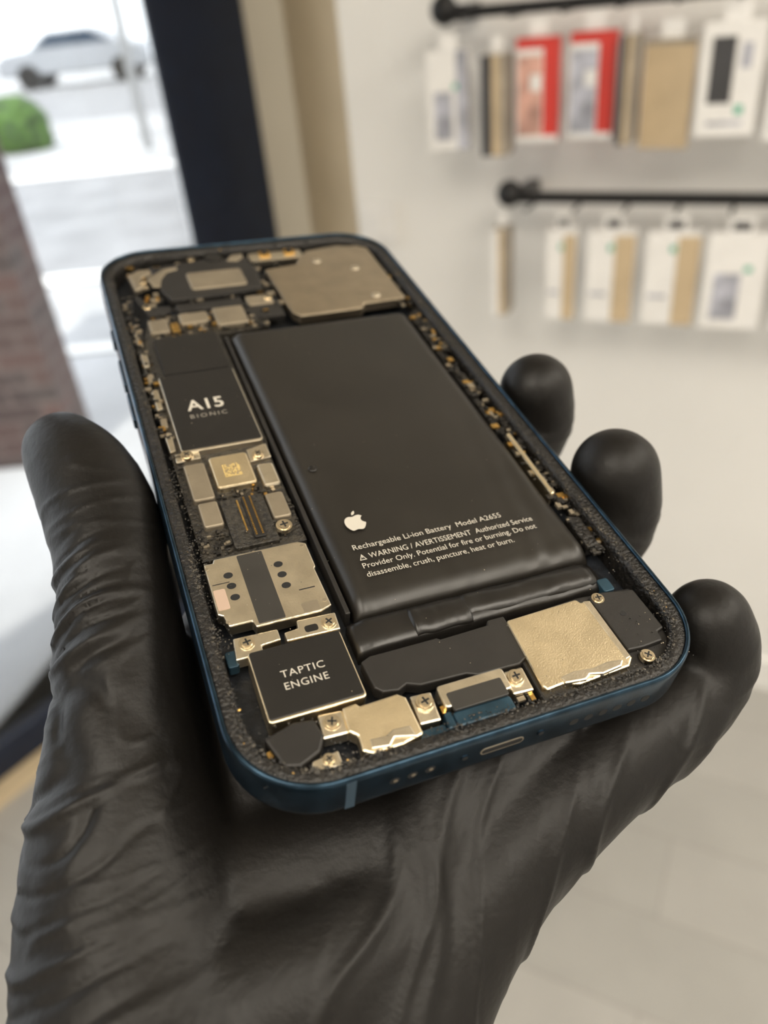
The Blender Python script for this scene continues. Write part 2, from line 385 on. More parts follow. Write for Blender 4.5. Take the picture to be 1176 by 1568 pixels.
prism("corner_cover", [(5.0, 9.6), (9.2, 10.8), (12.0, 10.4), (12.6, 7.6), (11.4, 5.6), (8.4, 4.4), (6.4, 5.0)], -3.6, -1.2, M_BLK, 0.4)
prism("corner_bracket", [(9.4, 3.2), (13.6, 3.0), (13.6, 5.2), (11.6, 5.0), (10, 4.8)], -3.6, -1.5, M_SIL, 0.2)
screw(12.1, 4.3, -1.4, 0.95)
prism("screw_bracket", [(12.3, 7.2), (15.8, 7.0), (16, 10.6), (12.6, 10.9)], -3.6, -1.4, M_SIL, 0.3)
screw(14.1, 9.2, -1.3, 1.3)
prism("antenna_bracket", [(15.9, 10.6), (18.0, 10.8), (18.3, 10.2), (23.8, 10.4), (24.8, 9.5), (24.9, 3.6), (21.8, 3.0), (17.6, 3.0), (16.4, 3.8), (16.6, 6.0), (15.6, 7.0)], -3.4, -1.0, M_GOLDPL, 0.3)
prism("antenna_flap", [(17.6, 3.6), (20, 3.2), (21.0, 4.2), (23.8, 3.4), (23.6, 5.2), (21.2, 5.4), (20, 4.8), (17.8, 5.0)], -1.4, -0.75, M_SIL, 0.2)
prism("port_screw_bracket", [(25.2, 5.2), (28.2, 5.0), (28.6, 9.6), (25.4, 9.8)], -3.6, -1.6, M_SIL, 0.3)
screw(27.0, 8.1, -1.2, 1.35)
plate("charge_port_shell", 29.3, 6.2, 39.6, 9.8, -4.2, -1.1, M_SIL, 0.5, 0.25)
plate("charge_port_label", 30.2, 5.4, 38.6, 8.3, -1.5, -0.95, M_LABEL, 0.3, 0.1)
plate("charge_port_seal", 30.0, 3.2, 38.8, 5.6, -4.2, -1.5, M_BLUEP, 0.5, 0.3)
prism("port_side", [(28.6, 3.4), (30, 3.4), (30, 6), (28.9, 6)], -4, -1.7, M_BLUEP, 0.3)
prism("port_screw_bracket_b", [(39.4, 5.4), (42.6, 5.2), (42.8, 9.3), (39.6, 9.3)], -3.6, -1.6, M_SIL, 0.3)
screw(40.9, 7.8, -1.2, 1.3)
prism("lower_bracket", [(21.0, 17.0), (22.5, 17.6), (33, 17.6), (33.4, 17.2), (41.2, 17.4), (41.6, 18.2), (44.4, 18.2), (44.4, 10.5), (42.6, 9.6), (36, 9.8), (34.5, 10.5), (27.6, 10.8), (25.8, 11.6), (24.4, 11.0), (22.2, 11.4), (21.3, 12.4)], -3.6, -1.35, M_BLK, 0.25)
prism("loudspeaker_base", [(43.2, 3.2), (66.5, 3.6), (67.4, 8), (67.2, 17.6), (58, 18.4), (57.2, 18.4), (43.6, 17.6)], -4.4, -2.1, M_BLK, 0.4)
prism("loudspeaker_plate", [(44.2, 17.0), (56.6, 17.4), (57.0, 16.6), (58.6, 16.6), (58.8, 5.2), (57.6, 4.0), (49, 3.6), (46.6, 4.4), (44.0, 4.2), (43.6, 5)], -2.6, -0.95, M_GOLDPL, 0.3)
prism("loudspeaker_edge", [(57.4, 16.6), (58.5, 16.4), (58.6, 5.4), (57.7, 5.2)], -1.2, -0.85, M_SIL, 0.1)
prism("loudspeaker_tab", [(46.8, 4.2), (50, 3.8), (51, 4.4), (53, 3.9), (56.2, 4.2), (57.2, 5.2), (54.6, 5.6), (52, 5.3), (49, 5.7), (46.6, 5.4)], -1.3, -0.60, M_SIL, 0.25)
prism("loudspeaker_wing", [(58.9, 17.2), (61.5, 17.6), (66.8, 16.6), (67, 8.6), (65.6, 8.2), (65.4, 6.6), (61.8, 6.4), (59.2, 6.6)], -2.6, -1.2, M_BLK, 0.3)
bm = bmesh.new(); bmesh.ops.create_cone(bm, cap_ends=True, segments=20, radius1=0.5*MM, radius2=0.5*MM, depth=0.05*MM, matrix=Matrix.Translation(loc(62.4, 12.8, -1.19)))
mesh_obj("loudspeaker_vent", bm, M_HOLE, phone)
screw(60.2, 16.6, -1.1, 1.1); screw(61.4, 4.9, -1.2, 1.2)
plate("blue_corner_strip", 62.6, 17.9, 64.6, 20.5, -4, -1.9, M_BLUEP, 0.4)
plate("blue_corner_strip_b", 3.4, 22.2, 5.0, 25, -4, -2.2, M_BLUEP, 0.4)
plate("blue_corner_strip_c", 24.6, 3.3, 28.6, 4.7, -4, -2.3, M_BLUEP, 0.4)

# ------------------------------------------------------------------ top (camera) end
prism("rear_camera_plate", [(38.2, 132.4), (46.6, 133.6), (47.6, 136.0), (50.6, 139.6), (64.6, 140.4), (67.0, 138.6), (67.0, 111.8), (56.4, 111.4), (55.4, 109.6), (40.4, 109.4), (39.0, 111.6)], -3.4, -1.0, M_CAMPL, 0.35)
for k, (xx, yy) in enumerate(((60.2, 128.4), (60.4, 114.4), (52, 134))):
    bm = bmesh.new(); bmesh.ops.create_uvsphere(bm, u_segments=18, v_segments=8, radius=1*MM, matrix=Matrix.Translation(loc(xx, yy, -1.0)) @ Matrix.Diagonal((1.1, 1.1, 0.25, 1)))
    mesh_obj("plate_dimple_%d" % k, bm, M_SIL, phone, True)
prism("front_sensor_module", [(11.6, 139.6), (22, 140.6), (26, 141.6), (30, 140.4), (35.4, 140.4), (36.6, 134), (35.8, 124.6), (25, 123.6), (14.0, 123.2), (12.6, 128)], -3.4, -1.2, M_BLK, 0.6)
prism("earpiece_can", rrect(19.4, 126.4, 32.6, 134.4, 0.9), -2, -0.85, M_SHIELD, 0.35)
plate("dot_projector_frame", 36.4, 138.4, 50, 142.6, -3.4, -1.7, M_SIL, 0.5)
for k, xx in enumerate((40.5, 46.9)):
    plate("sensor_window_%d" % k, xx-1.4, 140.2, xx+1.4, 142.6, -2.5, -1.3, M_GOLD, 0.4)
    bm = bmesh.new(); bmesh.ops.create_cone(bm, cap_ends=True, segments=20, radius1=0.8*MM, radius2=0.8*MM, depth=0.2*MM, matrix=Matrix.Translation(loc(xx, 141.3, -1.2)))
    mesh_obj("sensor_lens_%d" % k, bm, M_HOLE, phone)
bm = bmesh.new(); bmesh.ops.create_cone(bm, cap_ends=True, segments=28, radius1=2.3*MM, radius2=2.0*MM, depth=1.2*MM, matrix=Matrix.Translation(loc(27.5, 141.0, -1.4)))
mesh_obj("front_camera", bm, M_CHIP, phone)
prism("flex_cable", [(6.4, 137), (9, 139.6), (12.6, 139.4), (12.4, 137.2), (9.6, 136.2), (9.2, 131), (7, 130)], -3, -1.5, M_SHIELD, 0.4)
prism("flex_cable_b", [(51, 141), (60, 142.4), (64, 141), (60, 140.8), (52, 140.2)], -3, -1.6, M_SHIELD, 0.2)
prism("flex_cable_c", [(10.4, 134), (12.4, 135.6), (14.6, 137.8), (18.2, 138.4), (18, 137), (15.4, 136.2), (13.6, 133), (12.8, 129.6), (11.2, 129.8)], -1.6, -1.0, M_SHIELD, 0.25)
prism("camera_hook", [(30.4, 139), (32, 141.4), (34.8, 141.6), (34.6, 139.8), (32.8, 138.2)], -1.6, -0.9, M_SHIELD, 0.25)
prism("flex_cable_d", [(8.2, 117.6), (13, 118.4), (13.4, 121.2), (9.4, 121.4), (7.4, 127), (6.2, 126.4)], -2.4, -1.5, M_BLK, 0.25)
plate("shield_can_e", 21.8, 110.0, 28.8, 117.4, -3, -1.05, M_SHIELD, 0.6, 0.4)
plate("shield_can_f", 14.2, 112.4, 20.6, 116.8, -3, -1.2, M_SHIELD, 0.6, 0.4)
plate("shield_can_g", 7.4, 110.2, 11.6, 115.6, -3, -1.3, M_SHIELD, 0.5, 0.4)
plate("shield_can_h", 29.6, 112.0, 37.6, 119.8, -3, -1.7, M_BLK, 0.5, 0.3)
plate("shield_can_j", 30.4, 117.2, 36.4, 121.4, -3, -1.35, M_SHIELD, 0.6, 0.3)
plate("gold_tab", 12.0, 109.8, 13.6, 113.4, -2.5, -1.3, M_GOLD, 0.2)
plate("shield_can_i", 14.5, 118.4, 29.6, 121.6, -3, -1.6, M_BLK, 0.5, 0.3)
screw(35.4, 119.6, -1.2, 1.2); screw(8.4, 121.5, -1.4, 1.1); screw(9.4, 133, -1.3, 1.0); screw(22.2, 142.0, -1.4, 1.0)

# ------------------------------------------------------------------ phone edge features
def on_bottom(name, x, w, h, m, z=-3.9, proud=0.03, r=None):
    bm = bmesh.new()
    pts = rrect(-w/2, -h/2, w/2, h/2, r if r else min(w, h)*0.49, 6)
    a = [bm.verts.new(((x-35.75+px)*MM, (-73.35-proud)*MM, (z+pz)*MM)) for px, pz in pts]
    b = [bm.verts.new(((x-35.75+px)*MM, (-73.35+0.6)*MM, (z+pz)*MM)) for px, pz in pts]
    bm.faces.new(a)
    for i in range(len(a)): bm.faces.new((a[i], a[(i+1) % len(a)], b[(i+1) % len(a)], b[i]))
    return mesh_obj(name, bm, m, phone)
on_bottom("port_rim", 35.2, 6.6, 1.5, M_SHIELD, proud=0.05)
on_bottom("port_opening", 35.2, 6.2, 1.0, M_HOLE, proud=0.08)
for k, xx in enumerate((29.6, 41.2)): on_bottom("pentalobe_screw_%d" % k, xx, 1.2, 1.2, M_FRAME, proud=0.12); on_bottom("pentalobe_recess_%d" % k, xx, 0.8, 0.8, M_HOLE, proud=0.15)
for k in range(3): on_bottom("mic_hole_%d" % k, 19.6+k*2.5, 1.45, 1.45, M_HOLE); on_bottom("mic_grit_%d" % k, 19.7+k*2.5, 0.6, 0.6, M_SHIELD, proud=0.08)
for k in range(6): on_bottom("speaker_hole_%d" % k, 46.5+k*2.4, 1.45, 1.45, M_HOLE)
M_BAND = mat("antenna_band", (0.035, 0.060, 0.085), 0.45)
on_bottom("antenna_band_bottom", 13.6, 1.3, 6.6, M_BAND, proud=0.02, r=0.05)
for k, (yy, hh) in enumerate(((113, 5), (99, 9), (87, 9))):
    bm = bmesh.new()
    bmesh.ops.create_cube(bm, size=1, matrix=Matrix.Translation(loc(-0.1, yy, -3.6)) @ Matrix.Diagonal((0.9*MM, hh*MM, 2.4*MM, 1)))
    o = mesh_obj("side_button_%d" % k, bm, M_FRAME, phone)
    md = o.modifiers.new("bevel", "BEVEL"); md.width = 0.35*MM; md.segments = 3

# ------------------------------------------------------------------ gloved hand
def catmull(pts, step=1.4):
    P = [np.array(p, float) for p in pts]
    P = [2*P[0]-P[1]] + P + [2*P[-1]-P[-2]]
    out = []
    for i in range(1, len(P)-2):
        p0, p1, p2, p3 = P[i-1:i+3]
        n = max(2, int(np.linalg.norm(p2[:3]-p1[:3])/step))
        for k in range(n):
            t = k/n
            out.append(0.5*((2*p1)+(-p0+p2)*t+(2*p0-5*p1+4*p2-p3)*t*t+(-p0+3*p1-3*p2+p3)*t**3))
    out.append(P[-2])
    return np.array(out)

CH = {
 "thumb": [(-62,-140,-60,24),(-53,-92,-40,20),(-51,-74,-34,18),(-50.0,-61,-27,15.4),(-47.8,-47,-19,11.8),(-45.6,-33,-12.5,9.8),(-44.8,-20,-8.5,9.3),(-45.2,-10,-6,9.5),(-47.0,-2,-4,8.9),(-49.0,3.8,-3,7.4)],
 "index": [(-52,-130,-56,15),(-46,-112,-50,13),(-32,-60,-33,12.5),(-22,-22,-22,11),(-8,5,-17.6,9),(8,24,-16.6,8.4),(20,36,-16.2,8),(26,41,-16,7.4)],
 "middle": [(-50,-130,-56,15),(-42,-114,-50,13),(-22,-70,-33,13),(-8,-38,-22,11),(12,-20,-17.5,9),(32,-9,-16.8,8.5),(41,-5.5,-15.6,8.3),(45.6,-3,-10,8.2),(44.8,-1.6,-3,7.9)],
 "ring": [(-46,-130,-56,15),(-36,-110,-48,13),(-15,-78,-32,13),(2,-60,-23,11),(18,-48,-18.2,9.4),(33,-39.5,-17.2,8.9),(41.5,-35.5,-16,8.8),(46,-32.8,-10,8.8),(45.3,-30.5,-2,8.4)],
 "pinky": [(-46,-135,-58,16),(-34,-108,-48,14),(-17,-89,-38,12.5),(0,-78.5,-29.5,11.2),(17,-74,-23,9.6),(33,-70.5,-19.8,8.6),(42.0,-68.0,-17,7.9),(45.2,-65.0,-12,7.6),(43.6,-62.8,-6.8,7.1)],
 "forearm": [(-52,-124,-56,24),(-54,-160,-72,27),(-58,-210,-92,30)],
 "fill_a": [(-50,-74,-36,14),(-38,-70,-33,13),(-22,-70,-31,12.5),(-6,-70,-28,12)],
 "fill_b": [(-54,-95,-43,17),(-44,-95,-42,16),(-34,-95,-41,14),(-24,-94,-40,12.5)],
 "fill_c": [(-44,-48,-30,11),(-34,-38,-27,11),(-26,-28,-24,10)],
 "fill_d": [(-42,-82,-36,16),(-30,-82,-35,15),(-19,-80,-33,13.5)],
 "web": [(34,-58,-17.5,8),(20,-62,-19.5,9.4),(6,-66,-24,11.3),(-8,-74,-30,12)],
}
T = []
for ci, (nm, pts) in enumerate(CH.items()):
    for c in catmull(pts):
        T.append(Matrix.Translation(Vector(c[:3])*MM) @ Matrix.Scale(c[3]*MM, 4))
M_GLOVE = mat("black_nitrile", (0.0055, 0.0047, 0.0039), 0.45, 0, 0.15, 60, 0.35, 900, 0.00022, rvar=0.06, spec=0.26)
tmp = multi_obj("hand_tmp", ICO3, T, [M_GLOVE])
md = tmp.modifiers.new("r", "REMESH"); md.mode = 'VOXEL'; md.voxel_size = 0.00055
md = tmp.modifiers.new("s", "SMOOTH"); md.factor = 0.5; md.iterations = 60
dg = bpy.context.evaluated_depsgraph_get(); dg.update()
hm = bpy.data.meshes.new_from_object(tmp.evaluated_get(dg))
bpy.data.objects.remove(tmp)
nv = len(hm.vertices)
co = np.empty(nv*3, np.float64); hm.vertices.foreach_get("co", co); co = co.reshape(-1, 3)/MM
no = np.empty(nv*3); hm.vertices.foreach_get("normal", no); no = no.reshape(-1, 3)
def sstep(a, b, x):
    t = min(1, max(0, (x-a)/(b-a))); return t*t*(3-2*t)
N = noise.noise
def fold(v, w=0.10):
    n = N(v)/w
    return math.exp(-n*n)
disp = np.zeros(nv)
for i in range(nv):
    x, y, z = co[i]
    if y < -120: continue
    h = 0.0
    P = Vector((x, y, z))
    w1 = N(P*0.045)
    # tight rolls ringing the base of the thumb
    mt = sstep(-36, -44, x)*sstep(-16, -28, y)
    if mt > 0:
        low = sstep(-90, -68, y)
        side = 0.15+0.85*sstep(-0.35, 0.5, -no[i][0])
        u = 0.86*y+0.48*z - 0.30*x + 5.0*w1
        lam = 2.7 + 1.9*sstep(-36, -62, y)
        patch = 0.45+0.55*sstep(-0.2, 0.2, N(Vector((u*0.05, x*0.05, z*0.05+3))))
        s1 = math.sin(math.pi*u/lam + 2.4*N(P*0.085))
        h -= mt*(0.25+0.75*low)*side*patch*0.85*math.exp(-(s1/0.36)**2)
        h += mt*(0.25+0.75*low)*(0.2+0.8*side)*0.85*fold(Vector((u*0.115, x*0.022, z*0.022)), 0.085)
        h += mt*low*0.20*fold(Vector((u*0.21, x*0.07+5, z*0.07)), 0.06)
    if x < -34 and -36 < y < 2:
        u = y + 0.4*z + 2*w1
        h += 0.28*math.exp(-((y+14)/9)**2)*fold(Vector((u*0.20, x*0.05, z*0.05+5)), 0.09)
    # long soft folds on palm and heel
    pm = sstep(-66, -78, y)*sstep(22, 0, x)*sstep(-56, -44, x)
    if pm > 0:
        ux = x*0.95 - y*0.30 + 6*w1; uy = x*0.30 + y*0.95
        h += pm*(0.55*fold(Vector((ux*0.045, uy*0.009, 3.3)), 0.035) + 0.10*fold(Vector((ux*0.10+7, uy*0.02, 2.0)), 0.04))
    um = sstep(-60, -68, y)*sstep(-30, -8, x)*sstep(48, 36, x)
    if um > 0:
        u = x*0.86 - y*0.5 + 3*w1
        outer = 0.10+0.90*sstep(-0.2, 0.6, no[i][0]*0.7-no[i][1]*0.7)
        h += um*0.55*outer*fold(Vector((u*0.13, y*0.02, z*0.03)), 0.07)
    if x > 30:
        for zc, yc in ((-11, -3), (-11, -33), (-12, -65)):
            if abs(y-yc) < 14:
                h += 0.28*math.exp(-((z-zc)/5)**2)*fold(Vector((z*0.25+yc, x*0.05, y*0.05)), 0.09)
    h += 0.12*N(P*0.10) + 0.03*N(P*0.35)
    disp[i] = h
co2 = (co + no*disp[:, None])*MM
hm.vertices.foreach_set("co", co2.ravel()); hm.update()
hm.polygons.foreach_set("use_smooth", np.ones(len(hm.polygons), bool))
hm.name = "gloved_hand"
hm.materials.clear(); hm.materials.append(M_GLOVE)
hand = bpy.data.objects.new("gloved_hand", hm); COL.objects.link(hand)
hand.matrix_world = PH
md = hand.modifiers.new("s", "SMOOTH"); md.factor = 0.5; md.iterations = 3

# ------------------------------------------------------------------ room
M_WALL = mat("white_wall_paint", (0.82, 0.81, 0.79), 0.6, 0, 0.02, 3, 0.1, 300, 0.0005)
M_CREAM = mat("cream_paint", (0.72, 0.66, 0.54), 0.6, 0, 0.03, 3)
M_BEIGE = mat("beige_trim", (0.62, 0.50, 0.33), 0.55, 0, 0.05, 6)
M_CEIL = mat("ceiling_paint", (0.78, 0.70, 0.56), 0.8, 0, 0.03, 2)
M_NAVY = mat("navy_aluminium", (0.009, 0.017, 0.040), 0.35, 0.2, 0.1, 20)
M_DARK = mat("black_rail", (0.01, 0.01, 0.011), 0.35, 0.3, 0.1, 50)

M_FLOOR = bpy.data.materials.new("grey_oak_planks"); M_FLOOR.use_nodes = True
nt = M_FLOOR.node_tree; b = nt.nodes["Principled BSDF"]; b.inputs["Roughness"].default_value = 0.4
tc = nt.nodes.new("ShaderNodeTexCoord"); mp = nt.nodes.new("ShaderNodeMapping"); mp.inputs["Rotation"].default_value = (0, 0, 0.5)
br = nt.nodes.new("ShaderNodeTexBrick"); br.inputs["Scale"].default_value = 1.0
br.inputs["Brick Width"].default_value = 1.2; br.inputs["Row Height"].default_value = 0.18; br.inputs["Mortar Size"].default_value = 0.0015
br.inputs["Color1"].default_value = (0.44, 0.425, 0.40, 1); br.inputs["Color2"].default_value = (0.39, 0.38, 0.355, 1); br.inputs["Mortar"].default_value = (0.31, 0.295, 0.27, 1)
nz = nt.nodes.new("ShaderNodeTexNoise"); nz.inputs["Scale"].default_value = 5; nz.inputs["Detail"].default_value = 6
mx = nt.nodes.new("ShaderNodeMixRGB"); mx.blend_type = 'MULTIPLY'; mx.inputs[0].default_value = 0.25
nt.links.new(tc.outputs["Object"], mp.inputs["Vector"]); nt.links.new(mp.outputs["Vector"], br.inputs["Vector"]); nt.links.new(mp.outputs["Vector"], nz.inputs["Vector"])
nt.links.new(br.outputs["Color"], mx.inputs[1]); nt.links.new(nz.outputs["Fac"], mx.inputs[2]); nt.links.new(mx.outputs["Color"], b.inputs["Base Color"])

P1 = Vector((0.01, 1.795)); P2 = Vector((-0.11, 2.12)); P3 = Vector((-0.205, 2.195)); P4 = Vector((-0.385, 1.979))
B_ = P1 + Vector((0.881, -0.473))*3.5; C_ = Vector((1.9, -2.6)); D_ = Vector((-1.4, -2.9)); E_ = P3 + Vector((-0.639, -0.769))*3.6
POLY = [P1, B_, C_, D_, E_, P4, P3, P2]
HH = 2.8
def slab(name, z0, z1, m):
    bm = bmesh.new()
    a = [bm.verts.new((p.x, p.y, z0)) for p in POLY]; c = [bm.verts.new((p.x, p.y, z1)) for p in POLY]
    bm.faces.new(a); bm.faces.new(c)
    for i in range(len(a)): bm.faces.new((a[i], a[(i+1) % len(a)], c[(i+1) % len(a)], c[i]))
    return mesh_obj(name, bm, m)
slab("floor", -0.05, 0.0, M_FLOOR)
slab("ceiling", HH, HH+0.08, M_CEIL)
def seg_box(name, p, q, z0, z1, t, m, parent=None, off=0.0, bev=0):
    d = (q-p).normalized(); n = Vector((-d.y, d.x))
    bm = bmesh.new()
    pts = [p+n*off, q+n*off, q+n*(off+t), p+n*(off+t)]
    a = [bm.verts.new((v.x, v.y, z0)) for v in pts]; c = [bm.verts.new((v.x, v.y, z1)) for v in pts]
    bm.faces.new(a); bm.faces.new(c)
    for i in range(4): bm.faces.new((a[i], a[(i+1) % 4], c[(i+1) % 4], c[i]))
    o = mesh_obj(name, bm, m, parent)
    if bev:
        k = o.modifiers.new("b", "BEVEL"); k.width = bev; k.segments = 3
    return o
seg_box("wall_right", P1, B_, 0, HH, 0.1, M_WALL)
seg_box("wall_back", B_, C_, 0, HH, 0.1, M_WALL)
seg_box("wall_rear", C_, D_, 0, HH, 0.1, M_WALL)
seg_box("wall_left", D_, E_, 0, HH, 0.1, M_WALL)
seg_box("trim_1", P2, P1, 0, HH, 0.05, M_BEIGE)
seg_box("wall_front", P3 - (P2-P3)*0.3, P2, 0, HH, 0.05, M_CREAM)
seg_box("baseboard_right", P1 + Vector((.881, -.473))*0.01, B_, 0, 0.09, 0.012, M_WALL, off=-0.012)
door = bpy.data.objects.new("door_1", None); COL.objects.link(door)
seg_box("door_post", P4, P3, 0, HH, 0.02, M_NAVY, door, bev=0.004)
dd = (P4-E_).normalized()
seg_box("bottom_rail", E_, P4, 0.0, 0.11, 0.03, M_NAVY, door, bev=0.008)
seg_box("top_rail", E_, P4, HH-0.12, HH, 0.03, M_NAVY, door)
seg_box("mullion", P4 - dd*1.75, P4 - dd*1.67, 0.0, HH, 0.03, M_NAVY, door)
seg_box("threshold", E_, P4, 0.0, 0.02, 0.05, M_BEIGE, door, off=-0.055)
M_GLASS = bpy.data.materials.new("window_glass"); M_GLASS.use_nodes = True
nt = M_GLASS.node_tree; nt.nodes.clear()
out = nt.nodes.new("ShaderNodeOutputMaterial"); mxs = nt.nodes.new("ShaderNodeMixShader"); tr = nt.nodes.new("ShaderNodeBsdfTransparent"); gl = nt.nodes.new("ShaderNodeBsdfGlossy"); fr = nt.nodes.new("ShaderNodeFresnel")
gl.inputs["Roughness"].default_value = 0.02; tr.inputs["Color"].default_value = (0.96, 0.98, 0.985, 1)
nt.links.new(fr.outputs[0], mxs.inputs[0]); nt.links.new(tr.outputs[0], mxs.inputs[1]); nt.links.new(gl.outputs[0], mxs.inputs[2]); nt.links.new(mxs.outputs[0], out.inputs[0])
seg_box("glass_pane", E_, P4, 0.11, HH-0.12, 0.006, M_GLASS, door, off=0.012)

WX = Vector((0.8811, -0.4730, 0)); WY = Vector((0.4730, 0.8811, 0))
WM = Matrix(((WX.x, WY.x, 0, 0), (WX.y, WY.y, 0, 1.8), (0, 0, 1, 0), (0, 0, 0, 1)))
def abox(bm, x0, x1, y0, y1, z0, z1, k=0, rot=0):
    mt = Matrix.Translation(((x0+x1)/2, (y0+y1)/2, (z0+z1)/2)) @ Matrix.Rotation(rot, 4, 'Z') @ Matrix.Diagonal((x1-x0, y1-y0, z1-z0, 1))
    g = bmesh.ops.create_cube(bm, size=1, matrix=mt)
    for f in {f for v in g['verts'] for f in v.link_faces}: f.material_index = k
def rail(z, s0, s1):
    bm = bmesh.new()
    abox(bm, s0, s1, -0.105, -0.088, z-0.009, z+0.009)
    bmesh.ops.create_uvsphere(bm, u_segments=20, v_segments=12, radius=0.024, matrix=Matrix.Translation((s0, -0.097, z+0.006)))
    for s in (s0+0.02, (s0+s1)/2, s1-0.05): abox(bm, s-0.012, s+0.012, -0.09, -0.001, z-0.012, z+0.012)
    s = s0+0.05
    while s < s1:
        bmesh.ops.create_cone(bm, cap_ends=True, segments=10, radius1=0.003, radius2=0.003, depth=0.07, matrix=Matrix.Translation((s, -0.125, z-0.008)) @ Matrix.Rotation(math.pi/2, 4, 'X'))
        s += 0.085
    o = mesh_obj("display_rail", bm, M_DARK); o.matrix_world = WM
rail(1.457, 0.27, 1.6)
rail(1.16, 0.386, 1.6)
M_PW = mat("package_white", (0.82, 0.81, 0.80), 0.4, 0, 0.03, 20)
M_PK = mat("package_kraft", (0.54, 0.42, 0.27), 0.6, 0, 0.08, 20)
M_PR = mat("package_red", (0.60, 0.04, 0.03), 0.35, 0, 0.05, 20)
M_PD = mat("package_dark_print", (0.05, 0.05, 0.055), 0.4, 0, 0.1, 20)
M_PG = mat("package_green_dot", (0.05, 0.42, 0.28), 0.4)
M_PL = mat("package_lilac_print", (0.42, 0.43, 0.50), 0.4, 0, 0.35, 30)
M_PP = mat("package_pink_print", (0.58, 0.33, 0.27), 0.45, 0, 0.35, 30)
M_PS = mat("package_grey_side", (0.30, 0.26, 0.21), 0.5, 0, 0.2, 30)
PMATS = [M_PW, M_PK, M_PR, M_PD, M_PG, M_PL, M_PP, M_PS]
def package(s0, s1, z0, z1, kind, depth=0.022, yaw=0.0):
    bm = bmesh.new(); w = s1-s0
    hz = z1-z0
    base = {'white': 0, 'kraft': 1, 'red': 2, 'dark': 0, 'split': 0, 'thin': 7}[kind]
    abox(bm, -w/2, w/2, -depth/2, depth/2, 0, hz, base)
    abox(bm, -w*0.22, w*0.22, -0.001, 0.001, hz, hz+0.026, 0)
    f = -depth/2-0.0008
    if z0 < 1.1 and w > .05:
        abox(bm, -w*0.14, w*0.16, -0.0025, -0.001, hz+0.004, hz+0.018, 3)
    if kind == 'white':
        abox(bm, -w*0.34, w*0.10, f, f+0.002, hz*0.10, hz*0.60, 5); abox(bm, w*0.14, w*0.26, f-.0005, f+0.002, hz*0.62, hz*0.68, 4)
        if s0 < .4: abox(bm, w*.22, w*.5, f, f+.002, 0, hz, 5)
    if kind == 'dark':
        abox(bm, -w*0.34, w*0.05, f, f+0.002, hz*0.3, hz*0.88, 3); abox(bm, w*0.14, w*0.28, f, f+0.002, hz*0.2, hz*0.28, 4); abox(bm, w*.15, w*.32, f, f+.002, hz*.6, hz*.82, 5)
        abox(bm, -w*0.3, w*0.3, f, f+0.002, hz*0.1, hz*0.14, 5)
    if kind == 'red':
        abox(bm, -w*0.5, w*0.14, f, f+0.002, hz*0.0, hz*0.90, 0); abox(bm, -w*0.46, w*0.12, f-0.001, f+0.002, hz*0.06, hz*0.84, 6 if s0 < .45 else 5)
        abox(bm, -w*0.15, w*0.1, f-0.0015, f+0.002, hz*0.5, hz*0.66, 0)
        abox(bm, w*0.14, w*0.5, f, f+.002, 0, hz*.06, 0)
    if kind == 'split':
        abox(bm, w*0.08, w*0.5, f, f+0.002, 0, hz*0.97, 1); abox(bm, -w*.05, w*.05, f-.001, f+.002, hz*.8, hz*.87, 4)
        abox(bm, -w*.4, -w*.05, f-.001, f+.002, hz*.3, hz*.34, 5)
    if kind == 'kraft':
        abox(bm, -w*0.5, w*0.5, f, f+0.002, hz*0.95, hz, 7)
    if kind == 'thin':
        abox(bm, -w*0.5, -w*0.1, f, f+0.002, 0, hz, 0 if z0 < 1.1 else 3); abox(bm, -w*0.1, w*.2, f, f+0.002, 0, hz, 1)
    o = mesh_obj("accessory_package", bm, PMATS)
    o.matrix_world = WM @ Matrix.Translation(((s0+s1)/2, -0.125, z0)) @ Matrix.Rotation(yaw, 4, 'Z')
    k = o.modifiers.new("b", "BEVEL"); k.width = 0.0012; k.segments = 2
o_ = 0.052
for s0, s1, kd, dp, zt in ((.197,.270,'white',.03,1.405),(.298,.345,'thin',.05,1.395),(.357,.428,'red',.02,1.415),(.447,.520,'red',.02,1.418),(.531,.555,'thin',.06,1.41),(.563,.64,'kraft',.01,1.40),(.648,.735,'dark',.03,1.418),(.75,.83,'white',.03,1.41),(.85,.93,'dark',.03,1.41),(.95,1.03,'red',.02,1.41),(1.05,1.13,'kraft',.02,1.41)):
    package(s0+o_, s1+o_, zt-0.155, zt, kd, dp, random.uniform(-.1, .1))
for s0, s1, kd, dp in ((.314,.345,'thin',.05),(.418,.470,'split',.05),(.492,.574,'split',.04),(.594,.682,'split',.03),(.694,.79,'white',.03),(.81,.90,'split',.03),(.92,1.0,'white',.03),(1.02,1.1,'split',.03)):
    package(s0+o_, s1+o_, 0.952, 1.113, kd, dp, random.uniform(-.12, .12))
bm = bmesh.new(); abox(bm, 0.02, 0.105, -0.010, -0.0005, 1.04, 1.125); abox(bm, 0.045, 0.080, -0.014, -0.0005, 1.06, 1.105)
o = mesh_obj("wall_switch", bm, M_PW); o.matrix_world = WM; k = o.modifiers.new("b", "BEVEL"); k.width = 0.002; k.segments = 2

